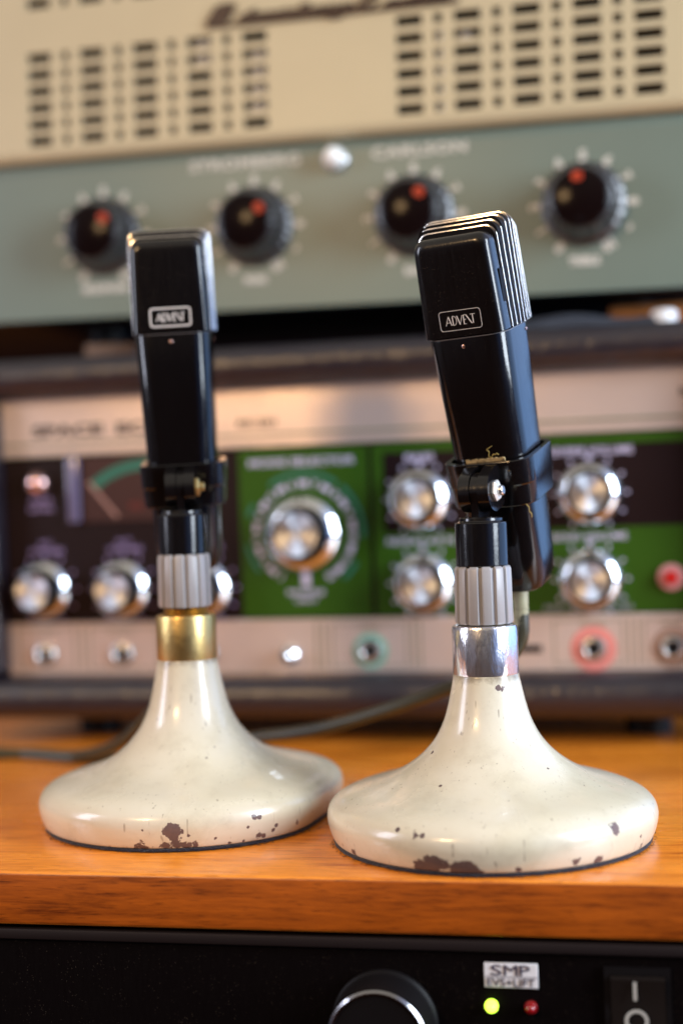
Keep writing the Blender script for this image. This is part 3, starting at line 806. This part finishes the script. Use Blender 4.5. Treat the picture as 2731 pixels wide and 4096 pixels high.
# ------------------------------------------------------------------ microphone stands
BASE_PROF = [(.0640, .0016), (.0651, .0021), (.0662, .0045), (.0670, .0072), (.0675, .0102), (.0672, .0130), (.0660, .0155), (.0635, .0178), (.0600, .0196),
             (.0555, .0212), (.0500, .0228), (.0440, .0247), (.0380, .0272), (.0330, .0302), (.0286, .0335), (.0250, .0370), (.0220, .0407),
             (.0196, .0448), (.0176, .0495), (.0160, .0550), (.0147, .0606), (.0138, .0650), (.0134, .0672), (.0126, .0676)]
def smooth_prof(p, n=4):
    q = catmull([(a, b, 0) for a, b in p], n)
    return [(v.x, v.y) for v in q]
def stand(name, label, loc, yaw, tilt, chips, seed, collar_mat, thread_mat, nut_mat, bolt_mat, warp, zs, lean=0.0, rise=.0106):
    r = thing(name, label, 'microphone stand', loc, (0, 0, 0), 'cream microphone stands')
    em = enamel('cream_enamel_base', chips, zs[0])
    def rf(rad, h, a):
        w = min(1, max(0, (rad - .016) / .03))
        p = Vector((math.cos(a) * 1.5 + seed, math.sin(a) * 1.5, h * 20))
        return rad * (1 + w * (.006 * mnoise.noise(p) + warp(a, h)))
    b = bmesh.new(); zk = (zs[0] - .03) / (.0670 - .03)
    lathe(b, [(q, h if h < .03 else .03 + (h - .03) * zk) for q, h in smooth_prof(BASE_PROF)], 144, 'Z', rfun=rf)
    base = obj('base', b, em, r, sharp=1.2)
    b = bmesh.new()
    ff = lambda rad, h, a: rad * (1 + .006 * mnoise.noise(Vector((math.cos(a) * 30, math.sin(a) * 30, seed + h * 300))) + warp(a, .003))
    lathe(b, [(.0640, 0.0001), (.0650, .0004), (.0651, .0009), (.0647, .0014), (.062, .0018)], 360, 'Z', rfun=ff)
    # lint fibres that stick out of the felt
    rnd = random.Random(seed * 100)
    for i in range(90):
        a = rnd.uniform(-PI, 0); rr = .0655
        p0 = Vector((rr * math.cos(a), rr * math.sin(a), rnd.uniform(.0003, .0014)))
        d = Vector((math.cos(a), math.sin(a), 0)); t2 = Vector((-d.y, d.x, 0))
        p1 = p0 + d * rnd.uniform(.0003, .0012) + t2 * rnd.uniform(-.0008, .0008); p1.z = max(.0002, p0.z + rnd.uniform(-.001, .0006))
        p2 = p1 + d * rnd.uniform(-.0003, .0005) + t2 * rnd.uniform(-.001, .001); p2.z = max(.0002, p1.z - .0004)
        tube(b, [p0, p1, p2], .00007, 4, 3)
    obj('felt_pad', b, 'felt', r)
    z0, z1, z2, z3, zn0, zn1, zb1 = zs   # collar bottom/top, nut bottom/top, boot top
    b = bmesh.new()
    lathe(b, [(.0120, z0), (.0133, z0 + .0002), (.0135, z0 + .0010), (.0135, z1 - .0016), (.0131, z1 - .0004), (.0122, z1), (.0096, z1)], 96, 'Z')
    obj('collar', b, collar_mat, r)
    b = bmesh.new(); pr = []
    n = max(3, int((zn0 - z1) / .0011) + 3)
    for i in range(n * 4 + 1): pr.append((.0094 + .00045 * math.sin(i * PI / 2), z1 - .0004 + (zn0 - z1 + .0012) * i / (n * 4)))
    lathe(b, pr, 64, 'Z'); obj('thread', b, thread_mat, r)
    b = bmesh.new()
    def nf(rad, h, a):
        ph = (a * 13 / (2 * PI) + seed * .37) % 1.0
        g = 1.0 if ph < .60 else (.0 if .70 < ph < .90 else (1 - (ph - .60) / .10 if ph <= .70 else (ph - .90) / .10))
        g = g * g * (3 - 2 * g)
        dep = .0011 if zn0 + .0003 < h < zn1 - .0003 else .0007
        return rad - dep * (1 - g)
    lathe(b, [(.0108, zn0), (.0115, zn0 + .0001), (.0120, zn0 + .0010), (.0117, zn1 - .0014), (.0113, zn1 - .0004), (.0106, zn1), (.0098, zn1)], 312, 'Z', rfun=nf)
    obj('locking_nut', b, nut_mat, r, sharp=.9)
    b = bmesh.new()
    lathe(b, [(.0100, zn1 - .001), (.0108, zn1 + .0003), (.01075, zb1 - .0026), (.01055, zb1 - .0022), (.0094, zb1 - .0019), (.0091, zb1 - .0015), (.0090, zb1 - .0005), (.0086, zb1 - .0001), (.0080, zb1)], 72, 'Z')
    obj('swivel', b, 'clamp', r, sharp=.45)
    zp = zb1 + rise
    # tongue
    b = bmesh.new(); prof = [(-.0052, zb1 - .0006), (.0052, zb1 - .0006)] + [(.0074 * math.cos(R(a)), zp + .0074 * math.sin(R(a))) for a in range(-20, 201, 10)]
    prof = [(-.0060, zb1 - .0006), (.0060, zb1 - .0006), (.0068, zp - .003)] + [(.0079 * math.cos(R(a)), zp + .0079 * math.sin(R(a))) for a in range(-12, 193, 10)] + [(-.0068, zp - .003)]
    loft(b, [[Vector((x, y, z)) for y, z in prof] for x in (-.0016, .0016)])
    obj('tongue', b, 'clamp', r, rot=(0, 0, yaw))
    # clamp, in its own tilted frame with the pivot at the origin; body axis at y = OFF
    OFF = .0280
    b = bmesh.new(); n = 9
    oz = [(-.0098, .0362, .0372), (-.0094, .0368, .0378), (-.0012, .0376, .0386), (-.0004, .0384, .0394), (.0096, .0392, .0402), (.0100, .0388, .0398)]
    iz = [(.0100, .0346, .0356), (-.0098, .0330, .0340)]
    lp = [rrect(w, d, .0090, z, n, 0, OFF) for z, w, d in oz] + [rrect(w, d, .0078, z, n, 0, OFF) for z, w, d in iz]
    loft(b, lp + [lp[0]], cap0=False, cap1=False)
    yf = OFF - .0190
    for sx in (-1, 1):
        pr = [(yf + .0006, .0094)] + [(.0084 * math.cos(R(a)), .0084 * math.sin(R(a))) for a in range(100, 281, 9)] + [(yf - .002, -.0082), (yf + .0012, -.0070)]
        pr = [(yf + .0010, .0094), (yf - .006, .0094)] + pr[1:]
        x0, x1 = sorted((sx * .0018, sx * .0066))
        t = bmesh.new(); loft(t, [[Vector((x, y, z)) for y, z in pr] for x in (x0, x1)])
        join(b, t)
    cl = obj('clamp', b, 'clamp', r, loc=(0, 0, zp), rot=(tilt, lean, yaw), sharp=.5)
    b = bmesh.new()
    lathe(b, [(.0046, .0067), (.0046, .0077), (.0038, .0083)], 6, 'X')
    nutb = obj('hex_nut', b, 'white_nut' if bolt_mat == 'steel' else bolt_mat, cl, sharp=.3)
    b = bmesh.new(); lathe(b, [(.0021, .0084), (.0021, .0100), (.0016, .0105)], 20, 'X')
    obj('bolt', b, bolt_mat, cl)
    Rm = Euler((tilt, lean, yaw)).to_matrix()
    world_axis = Vector(loc) + Vector((0, 0, zp)) + Rm @ Vector((0, OFF, 0))
    return r, cl, world_axis

AW = .0092  # half size of the lettering block
def advent(b, x0, x1, z0, h, w, y):
    """the six-letter maker's word, drawn with thin strokes; the N is a single diagonal"""
    W = x1 - x0
    def X(t): return x0 + W * t
    stroke(b, [(X(0), z0), (X(.11), z0 + h)], w * .8, y); stroke(b, [(X(.11), z0 + h), (X(.195), z0)], w * 1.5, y); stroke(b, [(X(.05), z0 + h * .32), (X(.16), z0 + h * .32)], w * .8, y)
    stroke(b, [(X(.245), z0), (X(.245), z0 + h)], w * 1.4, y)
    stroke(b, [(X(.245), z0 + h)] + [(X(.275) + W * .095 * math.sin(R(a)), z0 + h / 2 + h / 2 * math.cos(R(a))) for a in range(0, 181, 15)] + [(X(.245), z0)], w * .8, y)
    stroke(b, [(X(.395), z0 + h), (X(.475), z0)], w * 1.5, y); stroke(b, [(X(.475), z0), (X(.57), z0 + h)], w * .8, y)
    stroke(b, [(X(.61), z0), (X(.61), z0 + h)], w * 1.4, y)
    for q in (0, .5, 1): stroke(b, [(X(.61), z0 + h * q), (X(.685), z0 + h * q)], w * .8, y)
    stroke(b, [(X(.70), z0 + h), (X(.865), z0)], w * 1.5, y)
    stroke(b, [(X(.915), z0), (X(.915), z0 + h)], w * 1.4, y); stroke(b, [(X(.835), z0 + h), (X(1.0), z0 + h)], w * .8, y)

SEAM, TOP = .0635, .1052
def outline(y, hw_b, hw_t, z0, z1, r, n=8):
    pts = [Vector((-hw_b, y, z0))]
    for k in range(n + 1):
        a = R(180 - 90 * k / n); pts.append(Vector((-hw_t + r + r * math.cos(a), y, z1 - r + r * math.sin(a))))
    for k in range(n + 1):
        a = R(90 - 90 * k / n); pts.append(Vector((hw_t - r + r * math.cos(a), y, z1 - r + r * math.sin(a))))
    pts.append(Vector((hw_b, y, z0)))
    return pts

def microphone(label, axis, yaw, tilt, outline_w, lean=0.0, slide=0.0, TOP=.1052, tail=0.0):
    axis = Vector(axis) + Euler((tilt, lean, yaw)).to_matrix() @ Vector((0, 0, slide))
    r = thing('microphone', label, 'microphone', axis, (tilt, lean, yaw), 'black microphones')
    # lower body
    b = bmesh.new()
    secs = [(-.0470 - tail, .0220, .0230, .0068), (-.0462 - tail, .0250, .0260, .0078), (-.0420 - tail, .0284, .0294, .0084), (-.034, .0300, .0314, .0088), (.0, .0318, .0330, .0088),
            (.030, .0334, .0346, .0088), (SEAM - .0014, .0350, .0362, .0088), (SEAM - .0005, .0346, .0358, .0086), (SEAM - .0001, .0330, .0344, .0082)]
    loft(b, [rrect(w, d, rr, z, 10) for z, w, d, rr in secs])
    obj('body', b, 'plastic', r)
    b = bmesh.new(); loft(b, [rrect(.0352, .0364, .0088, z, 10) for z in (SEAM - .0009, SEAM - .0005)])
    obj('seam_highlight', b, 'seamglint', r)  # added strip that draws the bright line at the seam edge
    # front shell of the head
    b = bmesh.new(); fr = .0042; hb, ht = .01755, .0166
    L = [outline(-.0086, hb, ht, SEAM, TOP, .0050)]
    for k in range(0, 8):
        a = R(90 * k / 7); ins = fr * (1 - math.cos(a)); y = -.0182 + fr - fr * math.sin(a)
        o = outline(y, hb - ins * .9, ht - ins, SEAM, TOP - ins, max(.0015, .0050 - ins * .6)); L.append(o)
    loft(b, L)
    obj('head_shell', b, 'satin', r, sharp=.75)
    # notch in the side of the shell
    for sx in (-1, 1):
        b = bmesh.new(); x0, x1 = sorted((sx * .0150, sx * .01735)); box(b, x0, x1, -.0116, -.0085, .0745, .0880)
        obj('side_notch', b, 'recess', r)
    es = [.0009, .0018, .0026, .0030, .0028, .0021, .0012]; et = [.0020, .0037, .0052, .0059, .0054, .0041, .0025]
    ys = [-.0072 + .0039 * k for k in range(7)]
    def rib_line(y, k, ins): return outline(y, hb + es[k] * .6 - ins, ht + es[k] * .9 - ins, SEAM + .0002, TOP + et[k] - ins, .0052)
    for k in range(7):
        b = bmesh.new()
        loft(b, [rib_line(ys[k] + dy, k, i) for dy, i in ((-.00028, .00010), (-.00019, .0), (.00019, .0), (.00028, .00010))])
        obj('grille_rib', b, 'ribmetal', r, sharp=.9)
    b = bmesh.new()
    for k in range(7):
        y0 = -.0085 if k == 0 else ys[k - 1] + .00028; y1 = ys[k] - .00028
        loft(b, [rib_line(y, k, .00045) for y in (y0, y1)])
    obj('grille_core', b, 'recess', r)
    # badge
    yb = -.01822
    b = bmesh.new(); hw, hh, zc, rr = .0090, .0040, SEAM + .0068, .0012
    loop = []
    for (sx, sz, a0) in ((1, 1, 0), (1, -1, 90), (-1, -1, 180), (-1, 1, 270)):
        for k in range(5):
            a = R(a0 + 90 * k / 4); loop.append((sx * (hw - rr) + rr * math.sin(a), zc + sz * (hh - rr) + rr * math.cos(a)))
    loop.append(loop[0])
    stroke(b, loop, outline_w, yb, .00012)
    bd = obj('badge', b, 'badge', r)
    b = bmesh.new(); advent(b, -.0065, .0066, zc - .0019, .0037, .00028 if outline_w < .0004 else .00046, yb - .00001)
    obj('lettering', b, 'badge', bd)
    for p, ax in (((-.0006, -.0179, SEAM - .0042), 'F'), ((.0176, .0095, SEAM - .0036), 'X')):
        b = bmesh.new()
        if ax == 'F': lathe(b, [(.0008, -.0003), (.0008, .0002), (.0005, .0004)], 20, 'F', p)
        else: lathe(b, [(.0007, -.0006), (.0007, .0001), (.0004, .0003)], 20, 'X', p)
        obj('rivet', b, 'dot', r)
    return r

CHIPS_R = [(-0.0314,-0.0569,0.0028,0.00371),(-0.0278,-0.0599,0.0047,0.00397),(-0.0238,-0.0615,0.0045,0.00218),(-.0190,-.0627,.0030,0.00358),(-.0155,-.0640,.0034,0.00371),(-.0125,-.0645,.0026,0.00243),(0.041,-0.0527,0.0138,0.00218),(0.0399,-0.0533,0.0142,0.00141),(0.0421,-0.0524,0.0126,0.00141),(-0.0403,-0.0516,0.016,0.00102),(-0.0338,-0.057,0.0149,0.00141),(-0.0315,-0.0582,0.015,0.00115),(0.0529,-0.0412,0.0077,0.00077),(0.0532,-0.0379,0.0033,0.00166),(.0245,-.0610,.0040,0.00179),(.0340,-.0565,.0030,0.00192),(.0030,-.0655,.0030,0.00115),(-.0570,-.0325,.0030,0.00154),(-0.0612,-0.0244,0.0044,0.00064),(0.0033,-0.0138,0.0629,0.00128),(0.0049,-0.0135,0.0620,0.00141),(-0.0237,-0.0082,0.0369,0.00090),(-0.0224,-0.0298,0.0276,0.00077),(0.0211,-0.023,0.0315,0.00051)]
CHIPS_L = [(-0.0021,-0.0673,0.0096,0.0027),(0.001,-0.0673,0.0095,0.0027),(0.0,-0.0668,0.0067,0.0024),(0.0002,-0.0656,0.0042,0.0024),(-.0040,-.0655,.0029,.0020),(.0040,-.0655,.0029,.0020),(.0075,-.0650,.0028,.0015),(-0.0135,-0.0635,0.0032,0.0021),(-.0155,-.0630,.0029,.0014),(0.0318,-0.0592,0.0122,0.0012),(0.0338,-0.0582,0.0119,0.0012),(0.0292,-0.0605,0.0085,0.0007),(0.0575,-0.0341,0.0068,0.0024),(0.0499,-0.0437,0.0055,0.0017),(0.0332,-0.0567,0.0041,0.0015),(0.0349,-0.0553,0.0035,0.0011),(0.0405,-0.0532,0.0069,0.001),(0.0391,-0.0535,0.0053,0.0009),(0.0215,-0.0611,0.0029,0.0010),(0.0269,-0.059,0.0028,0.0008),(-0.0133,-0.0661,0.0099,0.0005),(0.0054,-0.0667,0.0072,0.0006),(0.0161,-0.0642,0.0052,0.0006),(-0.0093,-0.0102,0.0647,0.0007),(-0.0064,-0.0148,0.0546,0.0007),(0.0119,-0.022,0.0369,0.0005),(0.013,-0.0235,0.0352,0.0004),(0.01,-0.0293,0.0317,0.0005)]
def left_warp(a, h):
    d = lambda c: (math.degrees(a) - c + 180) % 360 - 180
    return .13 * math.exp(-(d(45) / 36) ** 2) - .075 * math.exp(-(d(-14) / 26) ** 2)
LOC_R = (.0572, .585, 0); LOC_L = (-.0718, .640, 0)
YAW_R, TILT_R, LEAN_R = R(-27), R(15), -.036
SLIDE_R = -.0002
YAW_L, TILT_L, LEAN_L = R(2), R(6), -.028
SLIDE_L = .0064
sr, clr, axr = stand('microphone_stand', 'chipped cream microphone stand with a chrome collar below the grey nut', LOC_R, YAW_R, TILT_R, CHIPS_R, 1.3, 'chrome', 'dirty', 'nutgrey', 'steel',
                     lambda a, h: 0.0, (.0670, .0875, .0880, .1116, .0880, .1117, .1318), LEAN_R, .0104)
sl, cll, axl = stand('microphone_stand', 'chipped cream microphone stand with a brass collar below the grey nut', LOC_L, YAW_L, TILT_L, CHIPS_L, 4.6, 'brass', 'brass', 'nutgrey', 'brass',
                     left_warp, (.0716, .0920, .0953, .1190, .0953, .1190, .1388), LEAN_L, .0100)
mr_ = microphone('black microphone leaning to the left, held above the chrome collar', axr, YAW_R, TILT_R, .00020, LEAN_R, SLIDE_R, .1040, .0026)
ml_ = microphone('black microphone standing upright, held above the brass collar', axl, YAW_L, TILT_L, .00080, LEAN_L, SLIDE_L)  # badge strokes thickened here to imitate light reflected by the print
# tan adhesive strip and loose fibres on the right clamp
b = bmesh.new(); n = 40; rows = []
for i in range(n + 1):
    x = -.0082 + .0172 * i / n
    hh = .0014 + .0007 * mnoise.noise(Vector((x * 900, 2.2, 0))); dp = .0012 + .0004 * mnoise.noise(Vector((x * 700, 7.7, 0)))
    rows.append([Vector((x, .0108 - dp * .2, .0099)), Vector((x, .0104 - dp * .2, .0099 + hh)), Vector((x, .0128, .0099 + hh * .8)), Vector((x, .0130, .0099))])
loft(b, rows)
obj('adhesive_strip', b, 'tape', clr)
b = bmesh.new(); tube(b, [(.0040, .0112, .0104), (.0022, .0110, .0122), (.0026, .0108, .0140), (.0018, .0106, .0150), (.0030, .0105, .0158), (.0042, .0105, .0164)], .00013, 6, 6); obj('loose_fibre', b, 'fibre', clr)
b = bmesh.new(); tube(b, [(.0030, .0110, .0110), (.0042, .0108, .0128), (.0052, .0108, .0126), (.0058, .0107, .0132), (.0066, .0107, .0124)], .00013, 6, 6); obj('loose_fibre', b, 'fibre', clr)
b = bmesh.new(); tube(b, [(.0150, .0112, -.0096), (.0160, .0110, -.0110), (.0158, .0112, -.0125), (.0166, .0112, -.0140), (.0164, .0114, -.0155)], .00016, 6, 6); obj('loose_fibre', b, 'fibre', clr)

# ------------------------------------------------------------------ cables
Mr = Matrix.LocRotScale(axr, Euler((TILT_R, LEAN_R, YAW_R)), None); Ml = Matrix.LocRotScale(axl, Euler((TILT_L, LEAN_L, YAW_L)), None)
def plug_cable(M4, pts, label):
    r = thing('microphone_cable', label, 'cable', M4 @ Vector((0, 0, -.0490)), group='microphone cables')
    o = Vector(r.location)
    a = M4 @ Vector((0, 0, -.0466)); c = a + Vector((.0006, 0, -.013)); d = a + Vector((.0002, .001, -.027))
    b = bmesh.new(); tube(b, [a - o, c - o, d - o], .0035, 16, 8, rad=lambda t: .0036 - .0005 * t); obj('strain_relief', b, 'relief', r)
    b = bmesh.new(); tube(b, [c - o, d - o] + [Vector(p) - o for p in pts], .0032, 12, 14); obj('cord', b, 'cable', r)
    return r
plug_cable(Mr, [(.0690, .628, .066), (.0560, .652, .0560), (.026, .688, .0405), (-.015, .720, .025), (-.05, .745, .0172), (-.085, .770, .0090), (-.115, .780, .0030), (-.150, .786, .0028), (-.205, .815, .0028), (-.28, .83, .0028)],
           'grey green cable of the tilted microphone sagging behind both stands')
plug_cable(Ml, [(-.074, .680, .070), (-.084, .690, .056), (-.100, .715, .036), (-.122, .750, .016), (-.150, .785, .0045), (-.185, .806, .0030), (-.235, .800, .0028), (-.30, .78, .0028)],
           'grey green cable of the upright microphone dropping to the shelf behind its stand')

# ------------------------------------------------------------------ light
w = bpy.data.worlds.new('World'); S.world = w; w.use_nodes = True
nt = w.node_tree; N = nt.nodes; L = nt.links
bg = N['Background']
tc = N.new('ShaderNodeTexCoord'); sp = N.new('ShaderNodeSeparateXYZ'); L.new(tc.outputs['Generated'], sp.inputs['Vector'])
cr = N.new('ShaderNodeValToRGB')
mr = N.new('ShaderNodeMapRange'); mr.inputs['From Min'].default_value = -1; L.new(sp.outputs['Z'], mr.inputs['Value'])
L.new(mr.outputs['Result'], cr.inputs['Fac'])
cr.color_ramp.elements[0].position = .30; cr.color_ramp.elements[0].color = (.05, .014, .006, 1)
cr.color_ramp.elements[1].position = .80; cr.color_ramp.elements[1].color = (.86, .77, .65, 1)
e = cr.color_ramp.elements.new(.5); e.color = (.024, .017, .026, 1)
e = cr.color_ramp.elements.new(.62); e.color = (.26, .22, .19, 1)
# the walls beside the windows are brighter than the dim room in front
ax = math_node(N, L, 'ABSOLUTE', sp.outputs['X'])
k1 = N.new('ShaderNodeMapRange'); k1.interpolation_type = 'SMOOTHSTEP'; k1.inputs['From Min'].default_value = .50; k1.inputs['From Max'].default_value = .85
L.new(ax, k1.inputs['Value'])
k2 = N.new('ShaderNodeMapRange'); k2.interpolation_type = 'SMOOTHSTEP'; k2.inputs['From Min'].default_value = -.45; k2.inputs['From Max'].default_value = .10
L.new(sp.outputs['Z'], k2.inputs['Value'])
nz = N.new('ShaderNodeTexNoise'); nz.inputs['Scale'].default_value = 7; nz.inputs['Detail'].default_value = 3
L.new(tc.outputs['Generated'], nz.inputs['Vector'])
k3 = N.new('ShaderNodeMapRange'); k3.inputs['From Min'].default_value = .35; k3.inputs['From Max'].default_value = .68
L.new(nz.outputs['Fac'], k3.inputs['Value'])
sd = math_node(N, L, 'MULTIPLY', math_node(N, L, 'MULTIPLY', k1.outputs['Result'], k2.outputs['Result']), k3.outputs['Result'])
sv = N.new('ShaderNodeVectorMath'); sv.operation = 'SCALE'; sv.inputs[0].default_value = (.36, .36, .46); L.new(sd, sv.inputs['Scale'])
av = N.new('ShaderNodeVectorMath'); av.operation = 'ADD'; L.new(cr.outputs['Color'], av.inputs[0]); L.new(sv.outputs['Vector'], av.inputs[1])
k4 = N.new('ShaderNodeMapRange'); k4.interpolation_type = 'SMOOTHSTEP'; k4.inputs['From Min'].default_value = .22; k4.inputs['From Max'].default_value = .62
L.new(sp.outputs['X'], k4.inputs['Value'])
sd2 = math_node(N, L, 'MULTIPLY', k4.outputs['Result'], k2.outputs['Result'])
sv2 = N.new('ShaderNodeVectorMath'); sv2.operation = 'SCALE'; sv2.inputs[0].default_value = (.12, .34, .95); L.new(sd2, sv2.inputs['Scale'])
av2 = N.new('ShaderNodeVectorMath'); av2.operation = 'ADD'; L.new(av.outputs['Vector'], av2.inputs[0]); L.new(sv2.outputs['Vector'], av2.inputs[1])
L.new(av2.outputs['Vector'], bg.inputs['Color']); bg.inputs['Strength'].default_value = .68

def area(name, pos, target, sx, sy, power, col, shape='RECTANGLE'):
    l = bpy.data.lights.new(name, 'AREA'); l.shape = shape; l.size = sx; l.size_y = sy; l.energy = power; l.color = col
    o = bpy.data.objects.new(name, l); COL.objects.link(o); o.location = pos
    o.rotation_euler = (Vector(target) - Vector(pos)).to_track_quat('-Z', 'Y').to_euler()
    return o
area('window_light', (1.15, -.04, .50), (0, .70, .18), .48, .85, 30, (.80, .90, 1.0))
area('blue_sky_window_light', (1.35, 1.02, .42), (.0, .66, .17), 1.6, .95, 7.5, (.30, .56, 1.0))
area('side_window_light', (-1.25, .42, .45), (-.05, .65, .15), .30, .65, 7.5, (.80, .84, 1.0))
area('warm_lamp_light', (-.62, -.25, .62), (0, .75, .2), .20, .20, 5.2, (1.0, .63, .30), 'DISK')

# ------------------------------------------------------------------ render settings
S.view_settings.view_transform = 'Standard'; S.view_settings.look = 'None'
S.view_settings.exposure = 0; S.view_settings.gamma = 1
S.cycles.use_denoising = True
S.cycles.max_bounces = 8
